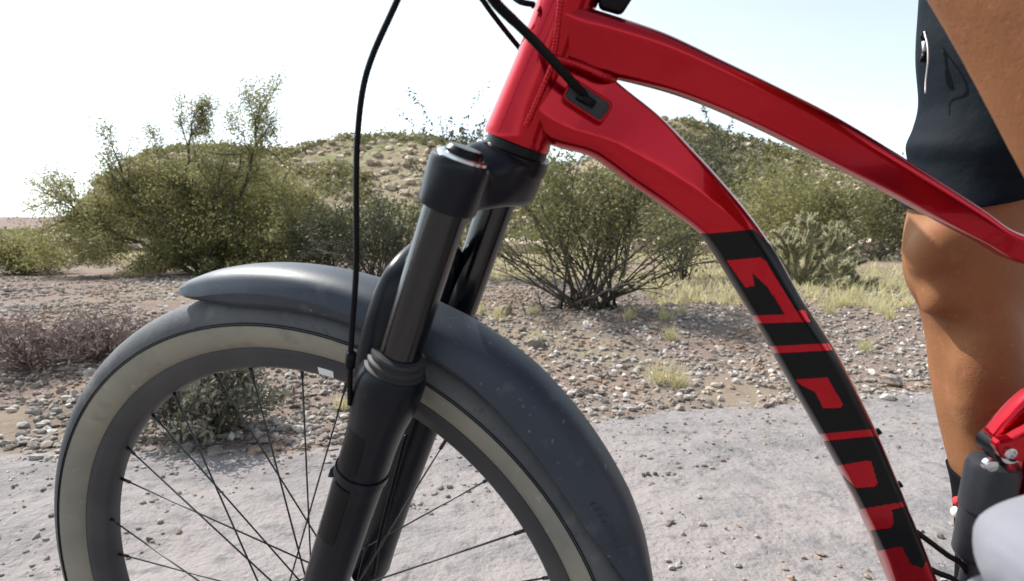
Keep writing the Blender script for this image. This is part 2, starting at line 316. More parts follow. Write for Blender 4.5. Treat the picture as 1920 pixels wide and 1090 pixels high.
# palo verde at the left
def palo_verde():
    r = np.random.default_rng(11); b = at_depth(395, 9.4); t = thing('palo_verde_tree', 'large feathery olive green desert tree at the left below the ridge', 'tree', b)
    tr = MB(); tips = []
    def px3(px, py, dep): return CAM + ray(px, py) * dep
    limbs = [((395, 520), (330, 440), (260, 370), (215, 340), 8.9), ((395, 500), (375, 420), (340, 360), (300, 330), 9.6), ((400, 500), (400, 400), (430, 345), (455, 290), 9.2),
             ((395, 510), (440, 440), (500, 400), (540, 380), 9.9), ((395, 530), (300, 470), (200, 430), (150, 400), 9.3), ((395, 520), (360, 390), (355, 300), (360, 230), 9.5),
             ((400, 520), (470, 480), (545, 455), (580, 440), 8.8), ((395, 525), (290, 430), (210, 390), (130, 372), 9.7), ((395, 520), (420, 420), (470, 330), (480, 240), 9.0), ((395, 515), (300, 400), (240, 350), (215, 290), 9.2)]
    for a in limbs:
        P = np.array([b + A([r.normal() * .06, r.normal() * .06, 0])] + [px3(*q, 9.4 + (a[-1] - 9.4) * (i + 1) / 4) for i, q in enumerate(a[:-1])]); P = crom(P, 13)
        P[1:] += r.normal(size=P[1:].shape) * .03
        tr.tube(P, np.linspace(.055, .011, 13), 6)
        for j in range(16):
            k = r.integers(4, 13); d = unit(P[min(k, 12)] - P[k - 1]) + r.normal(size=3) * .7; d[2] += .25
            Q = curvepts(P[k], d, r.uniform(.4, .95), 4, r, .2); tr.tube(Q, np.linspace(.012, .004, 5), 4, caps=False); tips.append(Q)
            for l in range(3):
                Q2 = curvepts(Q[r.integers(1, 4)], Q[-1] - Q[0] + r.normal(size=3) * .35, r.uniform(.25, .55), 3, r, .2); tr.tube(Q2, np.linspace(.005, .002, 4), 3, caps=False); tips.append(Q2)
    tr.build('trunk', M['bark'], t)
    seg = np.concatenate([np.concatenate([a[:-1, None], a[1:, None]], 1) for a in tips])
    n = 70000; pz = np.where(seg[:, 0, 2] > 2.5, 2.2, 1.); k = r.choice(len(seg), n, p=pz / pz.sum()); f = r.uniform(0, 1, n)[:, None]
    P = seg[k, 0] * (1 - f) + seg[k, 1] * f + r.normal(size=(n, 3)) * .07
    # skirt of fine drooping twigs that fills the crown down to the ground
    m = 100000; u = r.normal(size=(m, 3)); u /= np.linalg.norm(u, axis=1)[:, None]; u *= (r.uniform(.1, 1, m) ** .45)[:, None]
    Q = b + A([-.15, .75, .85]) + u * A([2.15, .9, 1.0]); Q += .25 * np.stack([fbm(Q[:, 2] * 2, Q[:, 0] * 2, s) for s in (1, 2, 3)], -1)
    Q = Q[fbm(Q[:, 0] * 2.2 + Q[:, 1], Q[:, 2] * 2.2, 77) > -.22]; Q = Q[Q[:, 2] > b[2] + .03]
    m = 60000; Q2 = b + A([-.2, .1, 0]) + np.stack([r.uniform(-2.3, 1.9, m), r.normal(size=m) * .5, r.normal(size=m) * .5], -1); Q2[:, 2] = np.abs(Q2[:, 2] - b[2]) + b[2] + .03
    Q2 = Q2[fbm(Q2[:, 0] * 2.6 + Q2[:, 1], Q2[:, 2] * 2.6, 78) > -.12]
    P = np.concatenate([P, Q, Q2])
    V, Fq = leafmesh(P, .017, r, 2.6); link('crown', newmesh('crown', V, Fq, False), M['leaf_pv'], t)
palo_verde()
shrub('creosote_bush', 'broad olive creosote bush with many bare fanned stems, behind the fork and down tube', 'bush', gat(1105, 578), 2.35, 1.5, 46, 15000, .020, M['leaf_cr'], M['bark'], 21, .013, .42, jit=.05, sub=7)
shrub('creosote_bush', 'smaller bush with bare fanned base just right of the big creosote bush', 'bush', at_depth(1275, 8.6), 1.5, 1.35, 26, 5000, .022, M['leaf_cr'], M['bark'], 22, .010, .45)
shrub('creosote_bush', 'green bush behind the cholla, by the rider\'s knee', 'bush', at_depth(1640, 15), 3.6, 2.1, 30, 9000, .045, M['leaf_cr'], M['twig'], 23, .014, .15, jit=.14)
shrub('creosote_bush', 'green bush on the slope above the cholla, under the top tube', 'bush', at_depth(1480, 17), 5.0, 2.5, 34, 11000, .05, M['leaf_pv'], M['twig'], 24, .014, .15, jit=.18)
shrub('desert_shrub', 'dark twiggy shrub behind the brake hose above the fender', 'bush', at_depth(700, 7.4), 1.7, 1.35, 40, 5200, .020, M['leaf_dk'], M['bark'], 25, .012, .3, wob=.25, sub=9)
shrub('desert_shrub', 'dark green shrub left of the brake hose, between tree and hose', 'bush', at_depth(610, 8.6), 1.3, 1.05, 30, 5200, .022, M['leaf_dk'], M['bark'], 26, .011, .3, wob=.22)
shrub('tall_shrub', 'thin tall shrub whose leafy tips rise over the ridge in front of the head tube', 'bush', at_depth(880, 9.0), 1.1, 2.9, 16, 2400, .030, M['leaf_dk'], M['twig'], 27, .018, .55, jit=.03, wob=.1)
shrub('tall_shrub', 'thin shrub whose tips show against the sky between top tube and down tube', 'bush', at_depth(1285, 12.0), 1.5, 3.1, 14, 2200, .034, M['leaf_dk'], M['twig'], 28, .018, .6, jit=.035, wob=.1)
shrub('roadside_bush', 'dense grey green bush beside the road, seen through the front wheel', 'bush', gat(385, 815), .62, .40, 60, 6500, .013, M['leaf_gy'], M['twig'], 29, .005, .05, jit=.022, sub=5, aspect=2.6)
shrub('dry_bush', 'low dry brownish bush at the far left edge above the sand', 'bush', gat(70, 690), .75, .28, 50, 1900, .012, M['dry'], M['dry'], 30, .005, .1, jit=.03, aspect=3, sub=7)
shrub('dry_bush', 'low dry brownish bush just left of the front tyre', 'bush', gat(200, 672), .60, .25, 44, 1500, .012, M['dry'], M['dry'], 31, .005, .1, jit=.03, aspect=3, sub=7)
shrub('low_bush', 'rounded green bush at the left edge below the far ridge', 'bush', at_depth(30, 10), 1.9, .75, 40, 8000, .026, M['leaf_pv'], M['twig'], 32, .007, .05, jit=.06)

def cholla(name, label, base, width, height, seed, n0=9, s=1.0):
    r = np.random.default_rng(seed); base = A(base, float); t = thing(name, label, 'cactus', base)
    body = MB(); tipb = MB(); sb = []; st = []
    def joint(p, d, L, rad, mb):
        q = p + unit(d) * L; k = np.linspace(0, 1, 6)
        mb.tube(p + (q - p) * k[:, None], rad * A([.6, .95, 1, 1, .9, .45]), 7)
        n = int(85 * s); f = r.uniform(0, 1, n)[:, None]; o = r.normal(size=(n, 3)); o /= np.linalg.norm(o, axis=1)[:, None]
        b = p + (q - p) * f + o * rad * .8; sb.append(b); st.append(b + o * rad * 1.1 + unit(d) * rad * .5); return q
    def grow(p, d, lev):
        L = r.uniform(.12, .2) * height / 1.1; rad = [.036, .032, .028, .026, .024][min(lev, 4)] * height / 1.1
        q = joint(p, d, L, rad, body)
        if lev >= 4 + (r.uniform() < .35): return
        for i in range(2 if r.uniform() < .62 else 1):
            dd = unit(unit(d) + r.normal(size=3) * .5 + A([0, 0, .28])); dd[2] = max(dd[2], -.05); grow(q, dd, lev + 1)
    for i in range(n0):
        az = 2 * np.pi * i / n0 + r.uniform(-.3, .3); grow(base, A([math.cos(az) * width / 2, math.sin(az) * width / 2, height * r.uniform(.25, .9)]), 0)
    body.build('stems', M['cholla'], t)
    V, Fq = bladeset(np.concatenate(sb), np.concatenate(st), .0042 * height, r); link('spines', newmesh('spines', V, Fq, False), M['spine'], t)
cholla('cholla_cactus', 'pale spiny branching cholla cactus between the down tube and the rider\'s knee', at_depth(1500, 8.0), 1.7, 1.15, 41, 12)
cholla('cholla_cactus', 'dark spiny cholla cactus standing behind the fender and brake hose', at_depth(765, 8.2), .9, 1.25, 42, 6)

def tuft(px, py, h, seed, label, n=90):
    r = np.random.default_rng(seed); b = gat(px, py); d = r.normal(size=(n, 3)) * A([.4, .4, .2]) + A([0, 0, 1]); d /= np.linalg.norm(d, axis=1)[:, None]
    B0 = b + r.normal(size=(n, 3)) * A([.05, .05, 0]) * h * 3; B0[:, 2] = ground_z(B0[:, 0], B0[:, 1]) - .005
    V, Fq = bladeset(B0, B0 + d * h * r.uniform(.5, 1.1, n)[:, None], .0022, r)
    o = link('grass_tuft', newmesh('grass_tuft', V, Fq, False), M['grass'], None); tag(o, label, 'grass', 'dry grass tufts on the gravel bank')
for i, (x, y, h, l) in enumerate([(1245, 600, .16, 'dry yellow grass tuft right of the big creosote, beside the down tube'), (1258, 640, .14, 'yellow grass tuft among stones, halfway between creosote base and road'),
        (1235, 722, .17, 'left one of two yellow tufts at the gravel edge near the road'), (1270, 725, .15, 'right one of two yellow tufts at the gravel edge near the road'),
        (1180, 600, .13, 'small yellow tuft at the right foot of the big creosote bush'), (1280, 590, .12, 'small yellow tuft tucked against the down tube below the bushes'),
        (1575, 575, .2, 'tall yellow tuft on the bank right below the cholla cactus'), (1600, 560, .22, 'tallest yellow tuft, between the cholla and the rider\'s knee'),
        (1650, 590, .2, 'yellow tuft left of the rider\'s shin'), (1668, 600, .16, 'yellow tuft touching the outline of the rider\'s shin'),
        (1555, 590, .15, 'short yellow tuft just right of the down tube lettering'), (1620, 660, .12, 'lone short yellow tuft low on the bank right of the down tube'),
        (1010, 640, .1, 'tiny yellow tuft just above the rear fender'), (935, 600, .16, 'yellow tuft at the left foot of the big creosote bush'),
        (900, 590, .16, 'yellow tuft beside the far fork leg'), (1000, 590, .12, 'yellow tuft in front of the big creosote stems'),
        (1660, 545, .22, 'pale yellow tuft highest on the bank beside the knee'), (250, 690, .12, 'yellow tuft just left of the front tyre'), (640, 770, .1, 'yellow tuft seen through the wheel beside the fork')]):
    tuft(x, y, h, 100 + i, l)

# dry grass on the flats and scrub on the hillside: uncountable
def scatter_grass():
    r = np.random.default_rng(55); n = 60000
    y = 6 + 30 * r.uniform(0, 1, n) ** 1.6; x = r.uniform(-1, 1, n) * (y * .95 + 1)
    k = (fbm(x * .5, y * .35, 71) > -.08) & ((y > 8.5) | (x > 1.5)) & ~((x < -1) & (y < 13)); x, y = x[k], y[k]; n = len(x)
    b = np.stack([x, y, ground_z(x, y) - .01], -1); d = r.normal(size=(n, 3)) * A([.45, .45, .1]) + A([0, 0, 1])
    V, Fq = bladeset(b, b + d * (r.uniform(.05, .17, n) * (.7 + y * .02))[:, None], .004 + .0006 * y, r)
    o = link('dry_grass', newmesh('dry_grass', V, Fq, False), M['grass']); o['kind'] = 'stuff'; tag(o, 'dry yellow grass covering the flats behind the bushes', 'grass')
scatter_grass()
def scatter_scrub():
    r = np.random.default_rng(56); n = 11000
    y = r.uniform(20, 74, n); x = r.uniform(-1.05, 1.05, n) * y * .95
    pxx = 960 + FPX * x / y; k = fbm(x * .12, y * .12, 81) > np.where((pxx > 540) & (pxx < 860), .02, np.where(pxx < 280, -.05, -.2)); x, y = x[k], y[k]; n = len(x)
    z = np.where(y > 34, np.maximum(hill_z(x, y), ground_z(x, y)), ground_z(x, y)); s = r.uniform(.35, 1.0, n) * (.6 + y * .008)
    m = 26; P = np.repeat(np.stack([x, y, z], -1), m, 0); q = r.normal(size=(n * m, 3)) * A([.42, .42, .26]) + A([0, 0, .3]); P = P + q * np.repeat(s, m)[:, None]
    V, Fq = leafmesh(P, np.repeat(s, m) * .26, r, 1.5)
    o = link('hillside_scrub', newmesh('hillside_scrub', V, Fq, False), M['leaf_cr']); o['kind'] = 'stuff'; tag(o, 'olive scrub dotted over the rocky hillside', 'scrub')
scatter_scrub()

# ------------------------------------------------------------------ stones
def stone_protos(r, sub):
    out = []
    import bmesh
    for i in range(7):
        bm = bmesh.new(); bmesh.ops.create_icosphere(bm, subdivisions=sub, radius=1.0)
        V = np.array([v.co[:] for v in bm.verts]); Fq = np.array([[v.index for v in f.verts] for f in bm.faces]); bm.free()
        for j in range(5):
            d = unit(r.normal(size=3)); h = r.uniform(.45, .8); q = V @ d; V = V - np.outer(np.clip(q - h, 0, None), d) * .85
        V = V * r.uniform(.85, 1.15, (len(V), 1)) * A([1, r.uniform(.65, .95), r.uniform(.45, .7)]); out.append((V, Fq))
    return out
def rotz(a): c, s = math.cos(a), math.sin(a); return A([[c, -s, 0], [s, c, 0], [0, 0, 1]])
def stones(name, label, x, y, size, zf, m, seed, sub=1, sink=.25):
    r = np.random.default_rng(seed); pr = stone_protos(r, sub); Vs = []; Fs = []; o = 0
    z = zf(x, y)
    for i in range(len(x)):
        V, Fq = pr[i % 7]; q = V * size[i]; a = r.normal() * .35
        q = q @ rotz(r.uniform(0, 6.3)).T; q = q @ A([[1, 0, 0], [0, math.cos(a), -math.sin(a)], [0, math.sin(a), math.cos(a)]]).T
        Vs.append(q + A([x[i], y[i], z[i] + size[i] * sink])); Fs.append(Fq + o); o += len(V)
    ob = link(name, newmesh(name, np.concatenate(Vs), np.concatenate(Fs), False), m); ob['kind'] = 'stuff'; tag(ob, label, 'gravel'); return ob
r = np.random.default_rng(90)
def field(n, y0, y1, pw, keep, lo, hi, p2):
    y = y0 + (y1 - y0) * r.uniform(0, 1, n) ** pw; x = r.uniform(-1, 1, n) * (y * .92 + .3); k = keep(x, y); x, y = x[k], y[k]
    return x, y, lo + (hi - lo) * r.uniform(0, 1, len(x)) ** p2
x, y, s = field(42000, 2.0, 9.5, 1.25, lambda x, y: (y > edge_y(x) - .05 - .5 * r.uniform(0, 1, len(x)) ** 3) & (fbm(x * 1.1, y * 1.1, 91) + .35 * smooth(0, 1.2, y - edge_y(x)) + .42 * smooth(-2.2, -.3, x) > .20 + .25 * vnoise(x * 9, y * 9, 8)), .006, .031, 2.4)
stones('gravel', 'loose grey and tan stones covering the bank beside the road', x, y, s, ground_z, M['stone_a'], 92)
x, y, s = field(5200, 2.1, 9, 1.2, lambda x, y: (y > edge_y(x) + .12) & (fbm(x * 1.3, y * 1.3, 95) > -.22), .008, .034, 2.6)
stones('pale_gravel', 'paler stones mixed through the gravel of the bank', x, y, s, ground_z, M['stone_b'], 93)
x, y, s = field(8000, 1.2, 3.6, 1.0, lambda x, y: (y < edge_y(x) + .15) & (fbm(x * 1.6, y * 2.6, 99) + .5 * smooth(-.9, 0, y - edge_y(x)) > .02), .0018, .013, 4.5)
stones('road_grit', 'small pebbles and grit lying on the packed dirt road', x, y, s, road_z, M['stone_a'], 94)
ry = r.uniform(18, 72, 5200); rx = r.uniform(-1, 1, 5200) * ry * .95
stones('hillside_rocks', 'tan boulders scattered over the hillside', rx, ry, .14 + .55 * r.uniform(0, 1, 5200) ** 2.5, lambda x, y: np.where(y > 34, np.maximum(hill_z(x, y), ground_z(x, y)), ground_z(x, y)), M['stone_h'], 96, sub=1)
PR = stone_protos(np.random.default_rng(97), 2); PRM = [newmesh('stone', v, f, False) for v, f in PR]
for me in PRM: me.materials.append(M['stone_b'])
def big_stone(px, py, sz, label, group=None, m=None):
    p = gat(px, py); o = bpy.data.objects.new('stone', PRM[int(px) % 7] if m is None else PRM[int(px) % 7].copy()); COL.objects.link(o)
    if m: o.data.materials.clear(); o.data.materials.append(m)
    o.location = (p[0], p[1], p[2] + sz * .3); o.scale = (sz,) * 3; o.rotation_euler = (px * .01 % .5, py * .013 % .4, px * .37 % 6.28); tag(o, label, 'stone', group)
big_stone(1668, 722, .075, 'grey boulder at the road edge near the rider\'s shin', m=M['stone_a'])
big_stone(1664, 752, .05, 'white flat stone at the road edge below the grey boulder')
big_stone(1718, 775, .028, 'dark small stone lying alone on the road by the shin', m=M['bark'])
big_stone(100, 682, .09, 'yellowish stone under the dry bush at the left')
big_stone(945, 590, .11, 'grey rock at the foot of the big creosote bush', m=M['stone_a'])
big_stone(1005, 650, .09, 'rounded grey rock behind the rear of the fender', m=M['stone_a'])
for x, y, s_, l in [(1075, 716, .035, 'pale stone just above the rear fender, nearest to it'), (1100, 610, .04, 'pale stone directly below the big creosote base'), (1160, 690, .03, 'pale stone in the middle of the gravel bank'),
        (1220, 640, .035, 'pale stone left of the yellow tuft on the gravel bank'), (1330, 690, .03, 'pale stone between the yellow tufts and the down tube'), (1380, 720, .03, 'pale stone near the road edge left of the down tube'),
        (585, 790, .03, 'pale stone seen through the wheel, close to the fork'), (560, 812, .035, 'largest pale stone seen through the wheel at the road edge'), (1585, 700, .03, 'pale stone right of the down tube, low on the bank'),
        (1610, 640, .035, 'pale stone between down tube and shin, halfway up the bank'), (1690, 660, .03, 'pale stone just left of the rider\'s shin'), (1120, 750, .03, 'pale stone on the road edge right of the fender'), (170, 705, .04, 'pale stone on the sand left of the front tyre')]:
    big_stone(x, y, s_, l, 'larger stones on the gravel bank')

# ================================================================== the bicycle
base = W.p(0, -.37, 0)
bike = thing('mountain_bike', 'red full suspension mountain bike with black fork, fender and tan wall tyre', 'bicycle', base)
def wp(u, w, k=0): return W.p(u, w, k)
# ---- front wheel
def revolve(mb, prof, n=160, closed=False):
    a = np.linspace(0, 2 * np.pi, n, endpoint=False)
    rings = [[W.p(-q * math.cos(t), q * math.sin(t), k) for q, k in prof] for t in a]
    V = np.array(rings); m = len(prof); Fs = []
    for i in range(n):
        for j in range(m if closed else m - 1):
            b = (i + 1) % n; j2 = (j + 1) % m; Fs.append([i * m + j, i * m + j2, b * m + j2, b * m + j])
    return mb.add(V.reshape(-1, 3), Fs)
def tyre_pt(a): # a: 0 at the tread crown, +-pi at the bead
    return (.3465 + .0300 * math.cos(a) * (1 if math.cos(a) > 0 else 1.0), .0300 * math.sin(a))
TW = 1.50
tyre = revolve(MB(), [tyre_pt(a) for a in np.linspace(-TW, TW, 25)]).build('tyre', M['rubber'], bike)
for s in (-1, 1):
    revolve(MB(), [tyre_pt(s * a) for a in np.linspace(TW, 2.62, 9)]).build('sidewall', M['tan'], tyre)
    for dq in (0.0, .0022):
        q, k = tyre_pt(s * TW); revolve(MB(), [(q + dq + .0006 * math.cos(t), k + s * .0002 + .0006 * math.sin(t)) for t in np.linspace(0, 2 * np.pi, 6, endpoint=False)], 160, True).build('moulding_line', M['hose'], tyre)
rim = revolve(MB(), [(.3215, -.0155), (.3215, -.0175), (.3180, -.0185), (.3130, -.0180), (.3100, -.0165), (.3010, -.0125), (.2975, -.0085), (.2962, 0), (.2975, .0085), (.3010, .0125), (.3100, .0165), (.3130, .0180), (.3180, .0185), (.3215, .0175), (.3215, .0155)], 180).build('rim', M['rim'], bike, sharp=35)
hub = MB().lathe(W.p(0, 0, -.052), W.n, [(0, .010), (.004, .017), (.018, .017), (.020, .029), (.024, .029), (.027, .014), (.075, .014), (.078, .029), (.082, .029), (.085, .018), (.104, .012)], 28).build('hub', M['black'], bike, sharp=40)
for i in range(32):
    sd_ = -1 if i % 2 else 1; a = 2 * math.pi * (i + .35) / 32; b = a + (1.25 if (i // 2) % 2 else -1.25)
    p0 = W.p(-.028 * math.cos(b), .028 * math.sin(b), sd_ * .030); p1 = W.p(-.297 * math.cos(a), .297 * math.sin(a), sd_ * .004)
    MB().tube([p0, p0 * .5 + p1 * .5, p1], .00095, 6).build('spoke', M['spoke'], rim)
    MB().tube([p1 + (p0 - p1) * .045, p1], .0019, 6).build('nipple', M['spoke'], rim)
def on_rim(a0, a1, q, k, name, m, w=.006):
    t = np.linspace(R(a0), R(a1), 8); V = []
    for x in t:
        for dq in (-w, w): V.append(W.p(-(q + dq) * math.cos(x), (q + dq) * math.sin(x), k - dq * .35))
    MB().add(V, [[2 * i, 2 * i + 1, 2 * i + 3, 2 * i + 2] for i in range(7)]).build(name, m, rim)
MB().tube([W.p(-.262 * math.cos(R(-35)), .262 * math.sin(R(-35))), W.p(-.290 * math.cos(R(-35)), .290 * math.sin(R(-35)))], .003, 8).build('valve', M['black'], rim)
on_rim(100.2, 103.4, .3055, -.0152, 'rim_sticker', M['white'], .0042)

# ---- fender shell over the tyre
def fender():
    angs = np.linspace(74, 166, 70); V = []; prof_n = 17
    rt = np.interp(angs, [74, 76, 81, 88, 106, 116, 122, 131, 140, 151, 157, 162, 166], [.394, .398, .4015, .403, .405, .406, .409, .411, .408, .403, .398, .392, .388])
    rc = np.interp(angs, [74, 80, 96, 106, 118, 125, 133, 143, 150, 158, 166], [.391, .382, .382, .381, .381, .381, .376, .371, .369, .374, .380])
    rf = np.interp(angs, [74, 78, 83, 86, 92, 106, 116, 121, 130, 166], [.3905, .381, .3725, .3685, .3675, .3685, .3695, .376, .374, .374])
    kw = np.interp(angs, [74, 75, 77, 82, 90, 120, 146, 152, 158, 166], [.010, .018, .026, .031, .034, .037, .036, .034, .027, .014])
    for a, t0, c0, f0, k0 in zip(angs, rt, rc, rf, kw):
        f0 = min(f0, c0 - .0008); pr = []
        top = [(c0 + (t0 - c0) * (1 - abs(x) ** 2.6) ** (1 / 2.0), x * k0) for x in np.linspace(-1, 1, prof_n)]
        pr = [(f0, -k0 + .0045), ((f0 + c0) / 2, -k0 + .0028)] + top + [((f0 + c0) / 2, k0 - .0028), (f0, k0 - .0045)]
        V.append([W.p(-q * math.cos(R(a)), q * math.sin(R(a)), k) for q, k in pr])
    V = np.array(V); m = V.shape[1]
    o = MB().add(V.reshape(-1, 3), [[i * m + j, i * m + j + 1, (i + 1) * m + j + 1, (i + 1) * m + j] for i in range(len(V) - 1) for j in range(m - 1)]).build('fender', M['plastic'], bike)
    sm = o.modifiers.new('solid', 'SOLIDIFY'); sm.thickness = .0016; sm.offset = -1
    o.data.set_sharp_from_angle(angle=R(28))
    def nub(px, py, k, rad): p = W.at(px, py, k); MB().lathe(p - W.n * .0015, W.n, [(0, rad * .5), (.0006, rad), (.003, rad)], 12).build('fender_hole', M['hose'], o)
    return o
fen = fender()
for (a, q, k, rr) in [(128.5, .4035, -.0235, .0016), (137, .4025, -.0235, .0016), (84.5, .397, -.020, .0018), (113, .397, -.026, .003)]:
    p = W.p(-q * math.cos(R(a)), q * math.sin(R(a)), k); nn = unit(W.p(-math.cos(R(a)) * .8, math.sin(R(a)) * .8, -.7) - W.o)
    MB().lathe(p - nn * .0018, nn, [(0, rr * .8), (.0016, rr), (.0028, rr * .7), (.0030, rr * .1)], 10).build('rivet', M['hose'] if rr < .0017 or rr > .002 else M['plastic'], fen)

for i in range(9):
    a = 148.2 + i * .95; q = .3885; pp = [W.p(-(q + d) * math.cos(R(a + e)), (q + d) * math.sin(R(a + e)), -.0345) for d, e in ((-.0045, -.12), (.0045 if i % 3 else .001, .15))]
    MB().tube(pp, .0006, 5).build('moulded_mark', M['plastic'], fen)
# ---- fork (symmetrical about the wheel plane)
AX = unit(W.u * .394 + W.w * .919)
def leg(k, t): return W.p(.2138 + .394 * t, .4364 + .919 * t, k)       # t metres along the leg from mid stanchion
for s in (-1, 1):
    k = .065 * s
    MB().lathe(leg(k, -.16), AX, [(0, .0178), (.20, .0178)], 48).build('stanchion', M['stanchion'], bike, sharp=40)
    lo = MB().lathe(leg(k, -.47), AX, [(0, .020), (.02, .024), (.05, .0225), (.12, .0215), (.20, .0222), (.25, .0232), (.272, .0232), (.298, .0248), (.318, .0283), (.332, .0296), (.345, .0292), (.352, .0268), (.3535, .0185)], 48).build('fork_lower', M['lower'], bike, sharp=50)
    MB().lathe(leg(k, -.1195), AX, [(0, .0262), (.002, .0262), (.0035, .0238), (.005, .0238), (.006, .0248), (.0085, .0248), (.010, .0225), (.012, .0225), (.013, .0232), (.0155, .0228), (.017, .0182)], 40).build('dust_seal', M['seal'], lo, sharp=35)
    band = MB().lathe(leg(k, -.2315), AX, [(0, .0228), (.0005, .0244), (.0085, .0246), (.009, .023)], 40).build('zip_tie', M['lower'], lo, sharp=40)
    hd = leg(k, -.227) - W.u * .0255 * .9 - W.n * .004; MB().prism([hd + AX * a * .005 + W.n * b * .006 for a, b in ((-1, -1), (1, -1), (1, 1), (-1, 1))], -W.u * .005).build('zip_tie_head', M['lower'], lo, bevel=.0008)
    # recessed guide plates on the near face of the casting
    for t0, t1 in ((-.222 + .004, -.176), (-.296, -.2345)):
        V = []; th = np.linspace(R(-38), R(10), 8); rr = .0226
        for tt in np.linspace(t0, t1, 8):
            for x in th:
                e = min(1, (tt - t0) / .004, (t1 - tt) / .004); q = .0229 if tt < -.23 else .0236
                V.append(leg(k, tt) + (W.n * s * math.cos(x) + np.cross(AX, W.n * s) * math.sin(x) * (1 if s < 0 else -1)) * (q + .0009))
        MB().add(V, [[i * 8 + j, i * 8 + j + 1, i * 8 + j + 9, i * 8 + j + 8] for i in range(7) for j in range(7)]).build('decal_plate', M['decal'], lo)
    # crown clamp
    cl = MB().lathe(leg(k, .026), AX, [(0, .0195), (.001, .0222), (.004, .0232), (.032, .0238), (.037, .0235), (.0395, .0222), (.0400, .0205)], 48).build('crown_clamp', M['lower'], bike, sharp=40)
    MB().lathe(leg(k, .0655), AX, [(0, .020), (.0025, .0196), (.0035, .0172), (.0036, .0150)], 40).build('top_cap_ring', M['steel'], cl, sharp=40)
    MB().lathe(leg(k, .0675), AX, [(0, .015), (.004, .0148), (.007, .0125), (.0073, .002)], 12).build('top_cap', M['black'], cl, sharp=30)
# crown bridge from clamp to clamp through the steerer
def crown():
    rings = []
    for k, off, h0, h1, d in [(-.066, 0, .028, .062, .019), (-.050, .003, .028, .064, .020), (-.029, .011, .034, .078, .026), (0, .0185, .036, .082, .029), (.029, .011, .034, .078, .026), (.050, .003, .028, .064, .020), (.066, 0, .028, .062, .019)]:
        X = np.cross(AX, W.n); X = X * np.sign(X @ W.u); c = leg(k, 0) + X * off; a = np.linspace(0, 2 * np.pi, 24, endpoint=False)
        hh = (h1 - h0) / 2; hc = (h1 + h0) / 2
        rings.append([c + AX * (hc + hh * np.sign(math.sin(t)) * abs(math.sin(t)) ** .45) + X * d * np.sign(math.cos(t)) * abs(math.cos(t)) ** .6 for t in a])
    rings = crom(np.array(rings).reshape(7, -1), 25).reshape(25, 24, 3)
    return MB().rings(rings).build('fork_crown', M['lower'], bike)
cr = crown()
XF = np.cross(AX, W.n); XF = XF * np.sign(XF @ W.u)
HB = leg(0, .078) + XF * .0185                    # lower headset, on the steering axis
MB().lathe(HB - AX * .012, AX, [(0, .0295), (.006, .0300), (.012, .0290), (.0135, .0265), (.020, .0262)], 48).build('headset_cup', M['black'], bike, sharp=40)
# arch of the lowers over the tyre, in front of the stanchions
def arch():
    rings = []
    path = [(-.062, -.135, .018, .017, .013), (-.061, -.105, .022, .016, .013), (-.058, -.075, .025, .015, .013), (-.050, -.048, .025, .014, .013), (-.030, -.034, .025, .013, .011), (0, -.030, .025, .013, .011)]
    path = path + [(-a, b, c, d, e) for a, b, c, d, e in path[-2::-1]]
    C = np.array([leg(k, t) - XF * fo for k, t, fo, d, e in path]); T = np.gradient(C, axis=0)
    for (k, t, fo, d, e), c, tt in zip(path, C, T):
        tt = unit(tt); x = XF; y = unit(np.cross(tt, x)); a = np.linspace(0, 2 * np.pi, 20, endpoint=False)
        sg = lambda v, p: np.sign(v) * abs(v) ** p
        rings.append([c + x * d * sg(math.cos(q), .7) + y * e * sg(math.sin(q), .7) for q in a])
    rings = crom(np.array(rings).reshape(len(path), -1), 44).reshape(44, 20, 3)
    return MB().rings(rings).build('fork_arch', M['lower'], bike)
arch()
def wire(name, P, r, m, par=bike, n=10, k=40): return MB().tube(crom(P, k), r, n).build(name, m, par)

# ---- frame tubes
def sec(top, bot, b, e, ridge=None, n=48):
    """closed section between two in-plane points: half thickness b, roundness exponent e, optional crease"""
    c = (top + bot) / 2; h = (top - bot) / 2; out = []
    for t in np.linspace(0, 2 * np.pi, n, endpoint=False):
        y = np.sign(math.cos(t)) * abs(math.cos(t)) ** (2 / e); z = np.sign(math.sin(t)) * abs(math.sin(t)) ** (2 / e)
        if ridge is not None: z = np.sign(z) * min(abs(z), 1 - .30 * max(0, y - ridge) - .20 * max(0, ridge - y))
        out.append(c + h * y - F.n * b * z)
    return out
def tubeloft(pairs, bs, e, n=60, ns=48, ridge=None):
    P = np.array([np.concatenate([F.at(*a), F.at(*b)]) for a, b in pairs]); P = crom(P, n)
    B = np.interp(np.linspace(0, 1, n), np.linspace(0, 1, len(bs)), bs)
    Rg = np.interp(np.linspace(0, 1, n), np.linspace(0, 1, len(ridge)), ridge) if ridge else [None] * n
    return np.array([sec(p[:3], p[3:], b, e, g, ns) for p, b, g in zip(P, B, Rg)])
HA = unit(F.p(*[a for a in (np.array(F.uw(1062, 0)) - np.array(F.uw(966, 264)))]) - F.o)   # head tube axis
H0 = F.at(968, 266)
MB().lathe(H0 - HA * .001, HA, [(0, .0262), (.0006, .0282), (.004, .0286), (.007, .0280), (.03, .0262), (.065, .0236), (.10, .0225), (.125, .0230), (.150, .0240), (.153, .0225)], 64).build('head_tube', M['paint'], bike, sharp=40)
TT = [((1048, 0), (1040, 108)), ((1090, 14), (1100, 140)), ((1130, 26), (1150, 148)), ((1240, 63), (1240, 170)), ((1345, 112), (1316, 196)), ((1451, 163), (1409, 236)), ((1557, 217), (1493, 277)), ((1662, 280), (1578, 320)), ((1746, 333), (1662, 362)), ((1831, 389), (1755, 413)), ((1885, 428), (1835, 455)), ((1945, 446), (1905, 492)), ((2040, 462), (2030, 512)), ((2160, 480), (2150, 532))]
